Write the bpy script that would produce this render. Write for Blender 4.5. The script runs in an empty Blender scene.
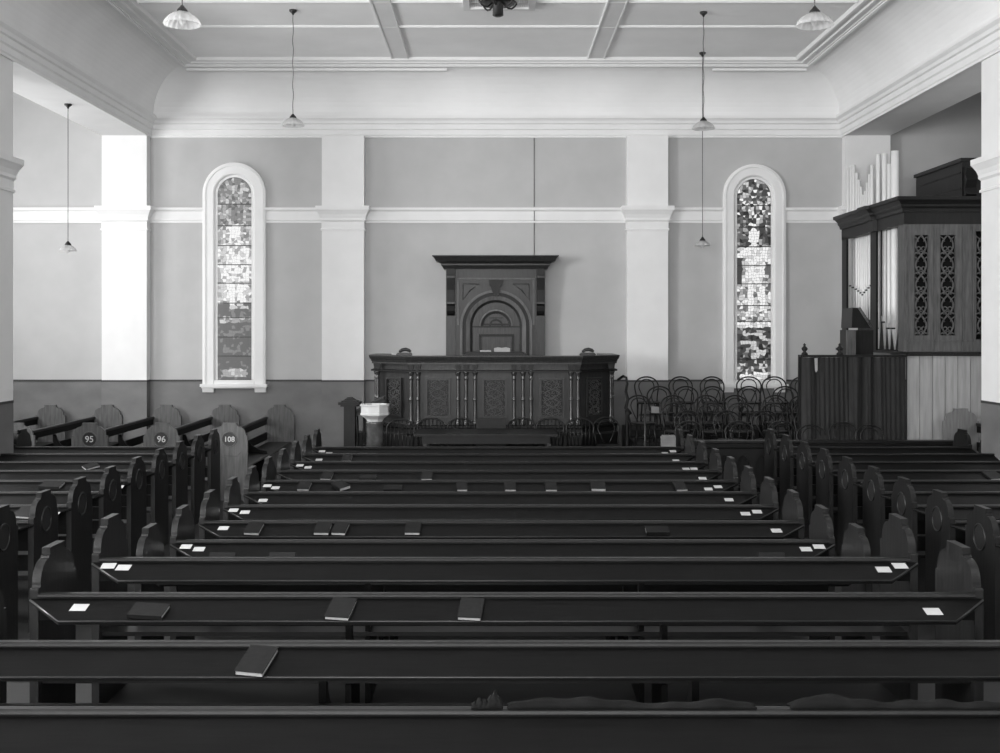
import bpy, math, random
from mathutils import Vector, Matrix
random.seed(7)
C = bpy.data.collections.new('church'); bpy.context.scene.collection.children.link(C)
S = bpy.context.scene
PI = math.pi
# ---------------------------------------------------------------- camera
F, CX, CY, HC = 1120.0, 493.0, 328.0, 2.48      # focal length in px, vanishing point, eye height
cd = bpy.data.cameras.new('camera'); cam = bpy.data.objects.new('camera', cd); C.objects.link(cam)
cd.sensor_width = 36; cd.lens = F * 36 / 1000
cd.shift_x = (500 - CX) / 1000; cd.shift_y = -(376.5 - CY) / 1000
cd.clip_start = .05; cd.clip_end = 100
cam.location = (0, 0, HC); cam.rotation_euler = (PI / 2, 0, 0)
S.camera = cam
# ---------------------------------------------------------------- light
w = bpy.data.worlds.new('world'); S.world = w; w.use_nodes = True
w.node_tree.nodes['Background'].inputs[0].default_value = (1, 1, 1, 1)
w.node_tree.nodes['Background'].inputs[1].default_value = .3
S.view_settings.view_transform = 'Standard'; S.view_settings.look = 'None'
S.view_settings.gamma = 1; S.view_settings.use_curve_mapping = False
S.view_settings.exposure = 1.32
def area(name, loc, rot, sx, sy, power, spread=180):
    l = bpy.data.lights.new(name, 'AREA'); l.shape = 'RECTANGLE'; l.size = sx; l.size_y = sy; l.energy = power
    l.spread = math.radians(spread)
    o = bpy.data.objects.new(name, l); C.objects.link(o); o.location = loc; o.rotation_euler = rot
    return o
# daylight through the tall windows of the transepts and the aisles
area('daylight_left_transept', (-9.8, 17.0, 3.9), (0, -PI / 2, 0), 3.6, 2.6, 95)
area('daylight_left_aisle', (-9.8, 8.0, 3.8), (0, -PI / 2, 0), 3.6, 3.0, 500)
area('daylight_left_aisle_rear', (-9.8, 2.0, 3.8), (0, -PI / 2, 0), 3.6, 3.0, 220)
area('daylight_right_transept', (9.8, 14.6, 4.2), (0, PI / 2, 0), 3.4, 1.8, 22)
area('daylight_right_aisle', (9.8, 8.0, 3.8), (0, PI / 2, 0), 3.6, 3.0, 40)
area('rear_ceiling_fill', (-1.5, -3.6, 3.6), (PI * .72, 0, 0), 7.0, 3.2, 900)  # added fill lamp behind the camera, tilted up to brighten the ceiling
# ---------------------------------------------------------------- materials
def mat(name, g, rough=.6, var=.1, scale=6., stretch=(1, 1, 1), bump=0., spec=.5, emit=0., coat=0.):
    m = bpy.data.materials.new(name); m.use_nodes = True
    nt = m.node_tree; b = nt.nodes['Principled BSDF']
    b.inputs['Base Color'].default_value = (g, g, g, 1)
    b.inputs['Roughness'].default_value = rough
    b.inputs['Specular IOR Level'].default_value = spec
    b.inputs['Coat Weight'].default_value = coat; b.inputs['Coat Roughness'].default_value = .25
    tc = nt.nodes.new('ShaderNodeTexCoord'); mp = nt.nodes.new('ShaderNodeMapping')
    mp.inputs['Scale'].default_value = stretch
    nz = nt.nodes.new('ShaderNodeTexNoise'); nz.inputs['Scale'].default_value = scale; nz.inputs['Detail'].default_value = 6
    nt.links.new(tc.outputs['Object'], mp.inputs[0]); nt.links.new(mp.outputs[0], nz.inputs['Vector'])
    if var:
        r = nt.nodes.new('ShaderNodeMapRange')
        r.inputs[1].default_value = .25; r.inputs[2].default_value = .75
        r.inputs[3].default_value = g * (1 - var); r.inputs[4].default_value = g * (1 + var)
        nt.links.new(nz.outputs['Fac'], r.inputs[0]); nt.links.new(r.outputs[0], b.inputs['Base Color'])
        if emit: nt.links.new(r.outputs[0], b.inputs['Emission Color'])
    if emit:
        if not var: b.inputs['Emission Color'].default_value = (1, 1, 1, 1)
        b.inputs['Emission Strength'].default_value = emit
    if bump:
        bn = nt.nodes.new('ShaderNodeBump'); bn.inputs['Strength'].default_value = bump; bn.inputs['Distance'].default_value = .01
        nt.links.new(nz.outputs['Fac'], bn.inputs['Height']); nt.links.new(bn.outputs[0], b.inputs['Normal'])
    return m
M = {}
M['plaster'] = mat('wall_paint', .45, .85, .05, 2.2, bump=.05)
M['dado'] = mat('dado_paint', .145, .6, .22, 1.6, (1, 1, 1.6), bump=.08)
M['line'] = mat('dado_line_paint', .04, .6, .1)
M['white'] = mat('white_paint', .75, .7, .03, 3.0, bump=.04)
M['ceil'] = mat('ceiling_paint', .88, .85, .06, 1.1, bump=.05)
M['cove'] = mat('cove_plaster', .78, .85, .06, .9, bump=.05)
M['floor'] = mat('floor_boards', .010, .6, .4, 3, (1, 6, 1))
M['carpet'] = mat('dais_carpet', .012, .9, .3, 30)
M['pew'] = mat('pew_wood', .004, .42, .35, 5, (1, 9, 9), bump=.05, spec=0.08)
M['pewtop'] = mat('pew_rail_wood', .007, .36, .3, 5, (1, 9, 9), bump=.05, spec=0.35)
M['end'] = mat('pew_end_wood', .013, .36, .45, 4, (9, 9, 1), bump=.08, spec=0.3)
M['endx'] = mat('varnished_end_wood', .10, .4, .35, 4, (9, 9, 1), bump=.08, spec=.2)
M['recess'] = mat('number_recess_paint', .012, .5, .1)
M['ivory'] = mat('painted_numeral', .55, .6, .05)
M['paper'] = mat('card_paper', .42, .8, .02)
M['pages'] = mat('page_edges', .3, .8, .15, 60)
M['cover'] = mat('black_book_cloth', .006, .45, .2, 40, bump=.1, spec=.15)
M['coverg'] = mat('grey_book_cloth', .010, .5, .2, 40, bump=.1, spec=.15)
M['oak'] = mat('dark_carved_wood', .026, .35, .4, 5, (7, 7, 1), bump=.08, spec=0.25)
M['oakc'] = mat('polished_column_wood', .03, .22, .3, 5, (7, 7, 1), spec=.8)
M['oakd'] = mat('deep_brown_wood', .008, .4, .35, 5, (7, 7, 1), bump=.08, spec=.2)
M['carve'] = mat('carved_relief_wood', .06, .4, .2, 20)
M['organ'] = mat('organ_case_wood', .085, .45, .35, 4, (9, 9, 1), bump=.06, spec=.2)
M['organd'] = mat('organ_dark_wood', .012, .4, .35, 4, (9, 9, 1), spec=.2)
M['board'] = mat('pale_match_board', .28, .5, .25, 3, (6, 6, .6))
M['endp'] = mat('pale_sunlit_end_wood', .14, .4, .3, 4, (9, 9, 1), bump=.08)  # lighter varnish, with the sun on this pew end put into the tone
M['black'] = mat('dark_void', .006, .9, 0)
M['pipe'] = mat('painted_pipe_metal', .82, .35, .03)
M['cloth'] = mat('curtain_cloth', .02, .95, .3, 5, (3, 3, .6), bump=.15)
M['rag'] = mat('worn_cushion_cloth', .006, .95, .5, 14, bump=.5, spec=.15)
M['cane'] = mat('bentwood', .012, .28, .3, 8, spec=.2)
M['seatw'] = mat('seat_plywood', .012, .4, .3, 8, spec=.2)
M['metal'] = mat('dark_metal', .012, .4, .2)
M['cord'] = mat('lamp_cord', .10, .7, .1)
M['marble'] = mat('white_marble', .5, .3, .15, 6)
M['marbled'] = mat('dark_marble', .06, .12, .7, 7)
M['box'] = mat('pale_box_board', .13, .7, .15, 12)
def glass_mat():
    m = bpy.data.materials.new('opal_glass'); m.use_nodes = True
    nt = m.node_tree; nt.nodes.remove(nt.nodes['Principled BSDF']); out = nt.nodes['Material Output']
    t = nt.nodes.new('ShaderNodeBsdfTransparent'); d = nt.nodes.new('ShaderNodeBsdfTranslucent'); g = nt.nodes.new('ShaderNodeBsdfPrincipled')
    d.inputs[0].default_value = (.85, .85, .85, 1); g.inputs['Base Color'].default_value = (.75, .75, .75, 1); g.inputs['Roughness'].default_value = .15
    a = nt.nodes.new('ShaderNodeMixShader'); a.inputs[0].default_value = .80
    b = nt.nodes.new('ShaderNodeMixShader'); b.inputs[0].default_value = .35
    nt.links.new(t.outputs[0], a.inputs[1]); nt.links.new(b.outputs[0], a.inputs[2])
    nt.links.new(d.outputs[0], b.inputs[1]); nt.links.new(g.outputs[0], b.inputs[2]); nt.links.new(a.outputs[0], out.inputs[0])
    return m
M['glass'] = glass_mat()
# stained glass panes in seven tones; daylight behind them makes them glow
GL = []
for i, e in enumerate((.006, .022, .055, .095, .16, .25, .37)):
    GL.append(mat('stained_glass_tone_%s' % 'abcdefg'[i], .02, .3, 0, emit=e, spec=.2))
M['lead'] = mat('window_lead', .05, .6, 0)
# ---------------------------------------------------------------- mesh builder
class MB:
    def __init__(s): s.v = []; s.f = []; s.smooth = []; s.mi = []
    def add(s, vs, fs, smooth=False, mi=0):
        o = len(s.v); s.v += [tuple(p) for p in vs]
        for f in fs: s.f.append(tuple(i + o for i in f)); s.smooth.append(smooth); s.mi.append(mi)
        return s
    def box(s, x0, x1, y0, y1, z0, z1, mi=0):
        return s.add([(x0, y0, z0), (x1, y0, z0), (x1, y1, z0), (x0, y1, z0), (x0, y0, z1), (x1, y0, z1), (x1, y1, z1), (x0, y1, z1)],
                     [(0, 3, 2, 1), (4, 5, 6, 7), (0, 1, 5, 4), (1, 2, 6, 5), (2, 3, 7, 6), (3, 0, 4, 7)], mi=mi)
    def prism(s, poly, a, b, axis='x', mi=0):
        n = len(poly)
        def mk(p, t):
            return {'x': (t, p[0], p[1]), 'y': (p[0], t, p[1]), 'z': (p[0], p[1], t)}[axis]
        vs = [mk(p, a) for p in poly] + [mk(p, b) for p in poly]
        fs = [tuple(range(n)), tuple(range(2 * n - 1, n - 1, -1))] + [(i, i + n, (i + 1) % n + n, (i + 1) % n) for i in range(n)]
        return s.add(vs, fs, mi=mi)
    def tube(s, pts, r, n=8, closed=False, mi=0):
        pts = [Vector(p) for p in pts]; L = len(pts); rs = r if isinstance(r, (list, tuple)) else [r] * L
        vs = []; up = None
        for i, p in enumerate(pts):
            if closed: t = pts[(i + 1) % L] - pts[i - 1]
            else: t = pts[min(i + 1, L - 1)] - pts[max(i - 1, 0)]
            if t.length < 1e-9: t = Vector((0, 0, 1))
            t.normalize()
            if up is None: up = t.orthogonal().normalized()
            up = up - t * up.dot(t)
            up = up.normalized() if up.length > 1e-6 else t.orthogonal().normalized()
            q = t.cross(up)
            for k in range(n):
                a = 2 * PI * k / n; vs.append(p + (up * math.cos(a) + q * math.sin(a)) * rs[i])
        fs = []
        for i in range(L if closed else L - 1):
            j = (i + 1) % L
            for k in range(n): fs.append((i * n + k, i * n + (k + 1) % n, j * n + (k + 1) % n, j * n + k))
        if not closed: fs += [tuple(range(n - 1, -1, -1)), tuple((L - 1) * n + k for k in range(n))]
        return s.add(vs, fs, True, mi)
    def lathe(s, prof, cx=0, cy=0, n=20, flute=0, nf=0, smooth=True, rot=0.):
        vs = []
        for r, z in prof:
            for k in range(n):
                a = 2 * PI * k / n + rot; rr = r * (1 + (flute * math.cos(nf * a) if nf else 0))
                vs.append((cx + rr * math.cos(a), cy + rr * math.sin(a), z))
        fs = [(i * n + k, i * n + (k + 1) % n, (i + 1) * n + (k + 1) % n, (i + 1) * n + k) for i in range(len(prof) - 1) for k in range(n)]
        fs += [tuple(range(n - 1, -1, -1))] if prof[0][0] > 0 else []
        if prof[-1][0] > 0: fs.append(tuple((len(prof) - 1) * n + k for k in range(n)))
        return s.add(vs, fs, smooth)
    def sweep(s, path, prof, side=1, closedprof=True, smooth=False):
        """profile [(offset, z)] carried along a flat path with mitred corners; side 1 = offset to the right"""
        P = [Vector((p[0], p[1])) for p in path]; n = len(P); m = len(prof); vs = []
        for i in range(n):
            ns = []
            if i > 0: d = (P[i] - P[i - 1]).normalized(); ns.append(Vector((d.y, -d.x)))
            if i < n - 1: d = (P[i + 1] - P[i]).normalized(); ns.append(Vector((d.y, -d.x)))
            if len(ns) == 2:
                b = (ns[0] + ns[1]).normalized(); b = b / b.dot(ns[0])
            else: b = ns[0]
            for o, z in prof: q = P[i] + b * o * side; vs.append((q.x, q.y, z))
        fs = []
        for i in range(n - 1):
            for k in range(m if closedprof else m - 1):
                fs.append((i * m + k, i * m + (k + 1) % m, (i + 1) * m + (k + 1) % m, (i + 1) * m + k))
        if closedprof: fs += [tuple(range(m - 1, -1, -1)), tuple((n - 1) * m + k for k in range(m))]
        return s.add(vs, fs, smooth)
    def build(s, name, m, parent=None, off=None, loc=None):
        me = bpy.data.meshes.new(name); vs = s.v
        if off is not None: vs = [(a - off[0], b - off[1], c - off[2]) for a, b, c in vs]
        me.from_pydata(vs, [], s.f); me.polygons.foreach_set('use_smooth', s.smooth)
        ms = m if isinstance(m, (list, tuple)) else [m]
        for x in ms: me.materials.append(M[x] if isinstance(x, str) else x)
        if len(ms) > 1: me.polygons.foreach_set('material_index', s.mi)
        me.update()
        import bmesh
        bm = bmesh.new(); bm.from_mesh(me); bmesh.ops.recalc_face_normals(bm, faces=bm.faces); bm.to_mesh(me); bm.free()
        o = bpy.data.objects.new(name, me); C.objects.link(o)
        if parent is not None: o.parent = parent
        if loc is not None: o.location = loc
        return o
def tag(o, label, cat, group=None):
    o['label'] = label; o['category'] = cat
    if group: o['group'] = group
    return o
def thing(name, label, cat, loc=(0, 0, 0), rz=0, group=None):
    o = bpy.data.objects.new(name, None); C.objects.link(o); o.location = loc; o.rotation_euler = (0, 0, rz)
    o.empty_display_size = .1
    return tag(o, label, cat, group)
def struct(name, mb, m):
    o = mb.build(name, m); o['kind'] = 'structure'; return o
def copytree(o, parent=None):
    kids = [k for k in C.objects if k.parent == o]
    c = o.copy(); C.objects.link(c)
    if parent is not None: c.parent = parent
    for k in kids: copytree(k, c)
    return c
def P(x, y, D): return Vector(((x - CX) / F * D, D, HC - (y - CY) / F * D))
def centred(mb):                       # origin at the base centre of what the builder holds
    xs = [v[0] for v in mb.v]; ys = [v[1] for v in mb.v]; zs = [v[2] for v in mb.v]
    return ((min(xs) + max(xs)) / 2, (min(ys) + max(ys)) / 2, min(zs))

# ================================================================ THE ROOM
YB = 20.15; ZC = 7.08; XL = -6.17; XR = 6.28; ZS = 5.91; DZ = 1.54
struct('floor', MB().box(-10, 10, -4, YB, -.1, 0), 'floor')
struct('floor_gallery', MB().box(-9.9, 9.9, -3.9, 7.2, 0, .2), 'floor')
struct('floor_dais', MB().box(-3.0, 9.9, 15.45, YB, 0, .2).box(6.35, 9.9, 14.45, 15.45, 0, .2), 'carpet')
struct('wall_back', MB().box(-10.2, 10.2, YB, YB + .2, DZ, 7.2), 'plaster')
struct('wall_back_dado', MB().box(-10.2, 10.2, YB - .005, YB + .2, 0, DZ - .02), 'dado')
struct('wall_left', MB().box(-10.2, -10, -4, YB, 0, 7.2), 'plaster')
struct('wall_right', MB().box(10, 10.2, -4, YB, 0, 7.2), 'plaster')
struct('wall_rear', MB().box(-10.2, 10.2, -4.2, -4, 0, 7.2), 'plaster')
struct('ceiling', MB().box(-10.2, 10.2, -4.2, YB, ZC, ZC + .15), 'ceil')
struct('wall_left_beam', MB().box(-6.97, XL, -4, YB - .01, ZS, ZC), 'white')
struct('wall_right_beam', MB().box(XR, 7.08, -4, YB - .01, ZS, ZC), 'white')
U = [(XL, -3.9), (XL, YB), (XR, YB), (XR, -3.9)]
corn = [(0, 5.90), (.035, 5.90), (.035, 5.93), (.05, 5.95), (.05, 6.03), (.075, 6.05), (.075, 6.13), (.105, 6.145), (.12, 6.19), (.15, 6.215), (.165, 6.23), (.165, 6.27), (0, 6.27)]
struct('trim_1', MB().sweep(U, corn), 'white')
cv = []
for i in range(15):
    a = PI / 2 * i / 14; cv.append((.08 + .73 * (1 - math.cos(a)), 6.27 + .75 * math.sin(a)))
struct('ceiling_cove', MB().sweep(U, [(0, 6.27)] + cv + [(.81, ZC), (0, ZC)], smooth=False), 'cove')
fr = [(.79, 7.00), (.82, 6.98), (.86, 6.985), (.86, 7.005), (.89, 7.005), (.89, 7.02), (.95, 7.02), (.96, 7.01), (1.00, 7.01), (1.01, 7.035), (1.08, 7.035), (1.09, 7.02), (1.13, 7.025), (1.15, ZC + .01), (.79, ZC + .01)]
struct('trim_2', MB().sweep(U, fr), 'white')
struct('trim_3', MB().box(-5.30, -.80, 19.36, 19.42, 6.93, 6.97).box(3.80, 5.42, 19.36, 19.42, 6.93, 6.97), 'white')
# ceiling ribs and battens
b = MB()
for x in (-1.58, 1.75):
    b.box(x - .12, x + .12, -3.9, 19.0, 7.055, ZC); b.box(x - .145, x - .12, -3.9, 19.0, 7.045, ZC); b.box(x + .12, x + .145, -3.9, 19.0, 7.045, ZC)
struct('trim_4', b, 'white')
b = MB()
for y in (13.2, 14.45, 15.75, 17.05): b.box(-5.0, 5.12, y - .03, y + .03, 7.06, ZC); b.box(-5.0, 5.12, y - .012, y + .012, 7.052, 7.06)
struct('trim_5', b, 'white')
# central ceiling vent
v = MB(); x0, x1, y0, y1 = -.42, .60, 15.02, 16.04
for a in ((x0, x1, y0, y0 + .09), (x0, x1, y1 - .09, y1), (x0, x0 + .09, y0 + .09, y1 - .09), (x1 - .09, x1, y0 + .09, y1 - .09)): v.box(a[0], a[1], a[2], a[3], 7.02, 7.079)
vt = thing('ceiling_vent', 'square white ribbed vent frame in the middle of the ceiling', 'vent', (.09, 15.36, 7.02))
v.build('frame', 'white', vt, off=(.09, 15.36, 7.02))
v = MB()
for i in range(26):
    xx = x0 + .1 + i * .0325; v.box(xx, xx + .016, y0 + .1, y1 - .1, 7.05, 7.079)
v.build('grille', 'ceil', vt, off=(.09, 15.36, 7.02))
# string course
SCP = [(YB, 4.37), (YB - .03, 4.37), (YB - .03, 4.40), (YB - .045, 4.42), (YB - .045, 4.57), (YB - .08, 4.60), (YB - .08, 4.64), (YB, 4.64)]
b = MB()
for a_, c_ in ((-10, -4.645 - .55), (-4.645 + .55, 4.69 - .55), (4.69 + .55, 10)): b.prism(SCP, a_, c_, 'x')
struct('trim_6', b, 'white')
struct('trim_7', MB().box(-10, 10, YB - .02, YB, DZ - .02, DZ + .012), 'line')
# pilasters
pn = 8
capp = [(0, 4.22), (.02, 4.22), (.02, 4.25), (.005, 4.26), (.005, 4.37), (.03, 4.40), (.03, 4.44), (.05, 4.50), (.085, 4.56), (.10, 4.58), (.10, 4.65), (0, 4.65)]
def pilaster(n, x0, x1, y0, y1, closed=False):
    struct('trim_%d' % n, MB().box(x0, x1, y0, y1, DZ, ZS), 'white')
    struct('trim_%d' % (n + 1), MB().box(x0 - .003, x1 + .003, y0 - .005, y1 + (.003 if closed else 0), 0, DZ - .02), 'dado')
    path = [(x0, y1), (x0, y0), (x1, y0), (x1, y1)]
    m = MB()
    if closed:
        m.sweep([((x0 + x1) / 2, y1), (x0, y1), (x0, y0), (x1, y0), (x1, y1), ((x0 + x1) / 2, y1)], capp, side=1)
    else: m.sweep(path, capp, side=1)
    struct('trim_%d' % (n + 2), m, 'white')
    struct('trim_%d' % (n + 3), MB().sweep(path, [(0, DZ - .02), (.01, DZ - .02), (.01, DZ + .012), (0, DZ + .012)], side=1), 'line')
for i, (a, bb) in enumerate(((-6.97, XL), (-3.05, -2.30), (2.39, 3.12), (XR, 7.08))): pilaster(10 + 4 * i, a, bb, YB - .2, YB)
pilaster(30, -6.97, XL, 13.6, 14.4, True); pilaster(40, XR, 7.08, 13.6, 14.4, True)
# surface conduit
tag(MB().tube([(.74, YB - .012, 5.9), (.74, YB - .012, 4.66)], .007, 6).tube([(.74, YB - .055, 4.64), (.74, YB - .055, 4.40)], .007, 6).tube([(.74, YB - .012, 4.37), (.74, YB - .012, 3.78)], .007, 6).build('conduit', 'dado'),
    'thin vertical conduit down the wall above the pulpit canopy', 'conduit')

# ================================================================ WINDOWS
def sgn(v): return 1 if v > 0 else -1
def ell(x, y, cx, cy, rx, ry): return ((x - cx) / rx) ** 2 + ((y - cy) / ry) ** 2 < 1
def poly_in(x, y, pts):
    c = False; n = len(pts)
    for i in range(n):
        (x1, y1), (x2, y2) = pts[i], pts[(i + 1) % n]
        if (y1 > y) != (y2 > y) and x < (x2 - x1) * (y - y1) / (y2 - y1) + x1: c = not c
    return c
def seg(x, y, x1, y1, x2, y2, r):
    dx, dy = x2 - x1, y2 - y1; t = max(0, min(1, ((x - x1) * dx + (y - y1) * dy) / (dx * dx + dy * dy)))
    return math.hypot(x - x1 - t * dx, y - y1 - t * dy) < r
def tone(kind, x, y, rnd):
    """tone 0..6 of the pane piece; x -17..17, y counted downward 177..380"""
    if kind == 1:
        if y < 225: t = rnd.choice((2, 3, 3, 3, 4, 4, 5))
        elif y < 303: t = rnd.choice((3, 4, 4, 5, 5, 6))
        else: t = rnd.choice((2, 2, 2, 2, 2, 3))
        if ell(x, y, 0, 232, 6, 7): t = 6
        if poly_in(x, y, [(-14, 246), (-5, 240), (6, 240), (15, 246), (13, 300), (-13, 300), (-15, 265)]): t = rnd.choice((5, 6, 6, 6, 5, 4))
        if 283 < y < 306 and (seg(x, y, -4, 283, -2, 304, 3.2) or seg(x, y, 6, 283, 7, 302, 3.2)): t = 6
        if seg(x, y, -11, 283, -11, 298, 1.6): t = 5
        if seg(x, y, -5, 307, 0, 307, 1.8) or seg(x, y, 5, 305, 11, 307, 1.8): t = 5
        if 318 < y < 322.5 and abs(x) < 16: t = rnd.choice((4, 5, 3))
        if seg(x, y, -6, 334, 8, 330, 1.8): t = 3
        if 346 < y < 354 and abs(abs(math.hypot(x + 2, y - 344)) - 8) < 1.5: t = 3
        if 369 < y < 377 and abs(x) < 12.5: t = rnd.choice((4, 4, 5))
        return t
    if y < 227: t = rnd.choice((0, 1, 1, 2, 2, 4, 5, 6))
    elif y < 247: t = rnd.choice((0, 1, 2, 2, 4))
    elif y < 322: t = rnd.choice((2, 4, 5, 5, 6, 3))
    elif y < 360: t = rnd.choice((0, 1, 1, 1, 2, 4))
    else: t = rnd.choice((1, 2, 4, 5, 1))
    if ell(x, y, 0, 235, 6.5, 8.5): t = 6
    if seg(x, y, 0, 242, 0, 250, 3): t = 6
    if poly_in(x, y, [(-10, 250), (-4, 245), (5, 245), (12, 250), (10, 283), (-9, 283)]): t = rnd.choice((6, 6, 6, 5))
    if seg(x, y, -10, 249, -16, 256, 2.6) or seg(x, y, 11, 249, 13, 262, 2.8) or seg(x, y, 13, 262, 5, 277, 2.6): t = 6
    if x < -11 and 256 < y < 284: t = 1
    if x > 11 and 262 < y < 275: t = 2
    if seg(x, y, -3, 285, -2, 306, 3.4) or seg(x, y, 7, 285, 8, 304, 3): t = 6
    if seg(x, y, -2, 307, -6, 311, 2) or seg(x, y, 8, 306, 13, 311, 2): t = 6
    if 322 < y < 328 and abs(x) < 16: t = rnd.choice((5, 6, 6))
    if seg(x, y, -9, 333, 3, 333, 2) or seg(x, y, 3, 333, 12, 340, 2): t = 5
    if seg(x, y, -12, 343, -1, 343, 2.2) or seg(x, y, -1, 343, 6, 353, 2.4) or seg(x, y, 0, 357, 10, 352, 2.2): t = 5
    if 373 < y < 380 and abs(x) < 15: t = rnd.choice((6, 6, 5))
    return t
def window(n, kind, wx, zs, ztop_off, bars):
    """round-headed lancet: surround proud of the wall, sill on brackets, leaded glass"""
    root = bpy.data.objects.new('window_%d' % n, None); C.objects.link(root); root.location = (wx, YB, zs); root['kind'] = 'structure'
    RO, RI = .565, .355; za = 4.885 + ztop_off; gr = .305
    prof = [(RO, 0), (RO, .07), (RO - .04, .085), (RO - .06, .085), (RO - .065, .07), (RI + .02, .07), (RI, .055), (RI - .012, .02), (gr, .02), (gr, .0)]
    path = [(-1, zs)]                                   # (side, z) for jambs, angles for the arch
    st = [(-1, 0, zs), (-1, 0, za)] + [(math.cos(PI - PI * i / 24), math.sin(PI - PI * i / 24), za) for i in range(1, 24)] + [(1, 0, za), (1, 0, zs)]
    vs = []; fs = []; m = len(prof)
    for (c_, s_, z_) in st:
        for r, d in prof: vs.append((r * c_, -d, z_ + r * s_ - zs))
    for i in range(len(st) - 1):
        for k in range(m - 1): fs.append((i * m + k, i * m + k + 1, (i + 1) * m + k + 1, (i + 1) * m + k))
    MB().add(vs, fs).build('window_frame', 'white', root)
    s = MB().box(-.60, .60, -.12, -.002, -.05, .0).box(-.58, .58, -.09, -.002, -.075, -.05).box(-RI, RI, -.07, -.002, 0, .07)
    s.build('window_sill', 'white', root)
    for sx in (-.47, .47): MB().prism([(0, -.15), (-.05, -.15), (-.08, -.075), (0, -.075)], sx - .10, sx + .10, 'x').build('sill_bracket', 'white', root)
    # leading behind, pieces of glass before it
    outl = [(-gr, .07), (gr, .07)] + [(gr * math.cos(PI * i / 20), za - zs + gr * math.sin(PI * i / 20)) for i in range(21)]
    MB().prism(outl, -.012, -.004, 'y').build('leading', 'lead', root)
    rnd = random.Random(n * 11 + 3); g = MB(); H = za + gr - zs
    W_, dx = 2 * gr, .048
    nx = int(W_ / dx); nz = int(H / .050)
    jx = {}
    def node(i, k):
        if (i, k) not in jx:
            jx[(i, k)] = (-gr + i * W_ / nx + (rnd.uniform(-.42, .42) * dx if 0 < i < nx else 0), .07 + k * (H - .07) / nz + rnd.uniform(-.42, .42) * .045)
        return jx[(i, k)]
    for k in range(nz):
        for i in range(nx):
            q = [node(i, k), node(i + 1, k), node(i + 1, k + 1), node(i, k + 1)]
            mx = sum(a[0] for a in q) / 4; mz = sum(a[1] for a in q) / 4
            def ok(a): return a[1] <= za - zs or math.hypot(a[0], a[1] - (za - zs)) <= gr - .004
            if not all(ok(a) for a in q):
                q = [a if ok(a) else tuple(Vector((0, za - zs)) + (Vector(a) - Vector((0, za - zs))).normalized() * (gr - .006)) for a in q]
                mx = sum(a[0] for a in q) / 4; mz = sum(a[1] for a in q) / 4
            px = mx / gr * 17; py = 177 + (H - mz) / (H - .07) * 203
            t = tone(kind, px, py, rnd)
            sh = .96 if kind == 1 else .92; q = [(mx + (a[0] - mx) * sh, mz + (a[1] - mz) * sh) for a in q]
            g.add([(a[0], -.016, a[1]) for a in q], [(0, 1, 2, 3)], mi=t)
    g.build('stained_glass', GL, root)
    for yb in bars:
        zb = .07 + (380 - yb) / 203 * (H - .07); MB().box(-gr, gr, -.026, -.017, zb - .008, zb + .008).build('saddle_bar', 'metal', root)
window(1, 1, -4.645, 1.475, .0, (204, 225.6, 245.5, 264.6, 283, 303, 317.7, 337, 356))
window(2, 2, 4.69, 1.475, -.03, (204, 225.6, 245.5, 264.6, 283, 305, 320.7, 359))
# clear windows of the transepts and aisles, frames only around the daylight
k = 3
for (sx, yc, w2) in ((-1, 17.0, 1.3), (-1, 8.0, 1.5), (-1, 2.0, 1.5), (1, 14.6, .9), (1, 8.0, 1.5)):
    m = MB(); xw = sx * 10
    for (ya, yb_, za, zb) in ((yc - w2 - .15, yc - w2, 1.9, 5.9), (yc + w2, yc + w2 + .15, 1.9, 5.9), (yc - w2 - .15, yc + w2 + .15, 5.75, 5.9), (yc - w2 - .2, yc + w2 + .2, 1.9, 2.05)):
        m.box(min(xw, xw - sx * .1), max(xw, xw - sx * .1), ya, yb_, za, zb)
    struct('window_%d' % k, m, 'white'); k += 1

# ================================================================ PEWS
ORD = ['first', 'second', 'third', 'fourth', 'fifth', 'sixth', 'seventh', 'eighth', 'ninth', 'tenth', 'eleventh', 'twelfth', 'thirteenth', 'fourteenth']
def end_profile():
    pts = [(0, 0), (0, .925), (.006, .932), (.028, .932)]
    for i in range(0, 13):
        a = PI - (PI / 2) * i / 12; pts.append((.140 + .110 * math.cos(a), .945 + .118 * math.sin(a)))
    pts += [(.143, 1.075), (.157, 1.078), (.157, 1.112), (.160, 1.115)]
    return pts + [(.52 - a, z) for a, z in reversed(pts)]
EP = end_profile()
def end_mesh(t=.045):
    m = MB(); m.prism(EP, -t / 2, t / 2, 'x')
    return m
def end_board(parent, x, outside, recess, mt='end', name='pew_end'):
    e = end_mesh().build(name, mt, parent, loc=(x, 0, 0))
    # shallow moulding bead following the curve on both faces
    if recess:
        ring = MB().tube([(outside * .024, .26 + .10 * math.cos(a), .88 + .10 * math.sin(a)) for a in [2 * PI * i / 24 for i in range(24)]], .009, 6, True)
        ring.build('number_ring', mt, e)
        MB().prism([(.26 + .095 * math.cos(2 * PI * i / 24), .88 + .095 * math.sin(2 * PI * i / 24)) for i in range(24)], outside * .0225, outside * .0245, 'x').build('number_recess', 'recess', e)
    return e
def cap_poly(y0=-.004, y1=.05):
    return [(y0 + .006, .865), (y0 + .006, .885), (y0 - .004, .886), (y0 - .006, .893), (y0, .902), (y0 + .01, .907), (y1 - .01, .907), (y1, .898), (y1, .865)]
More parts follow.
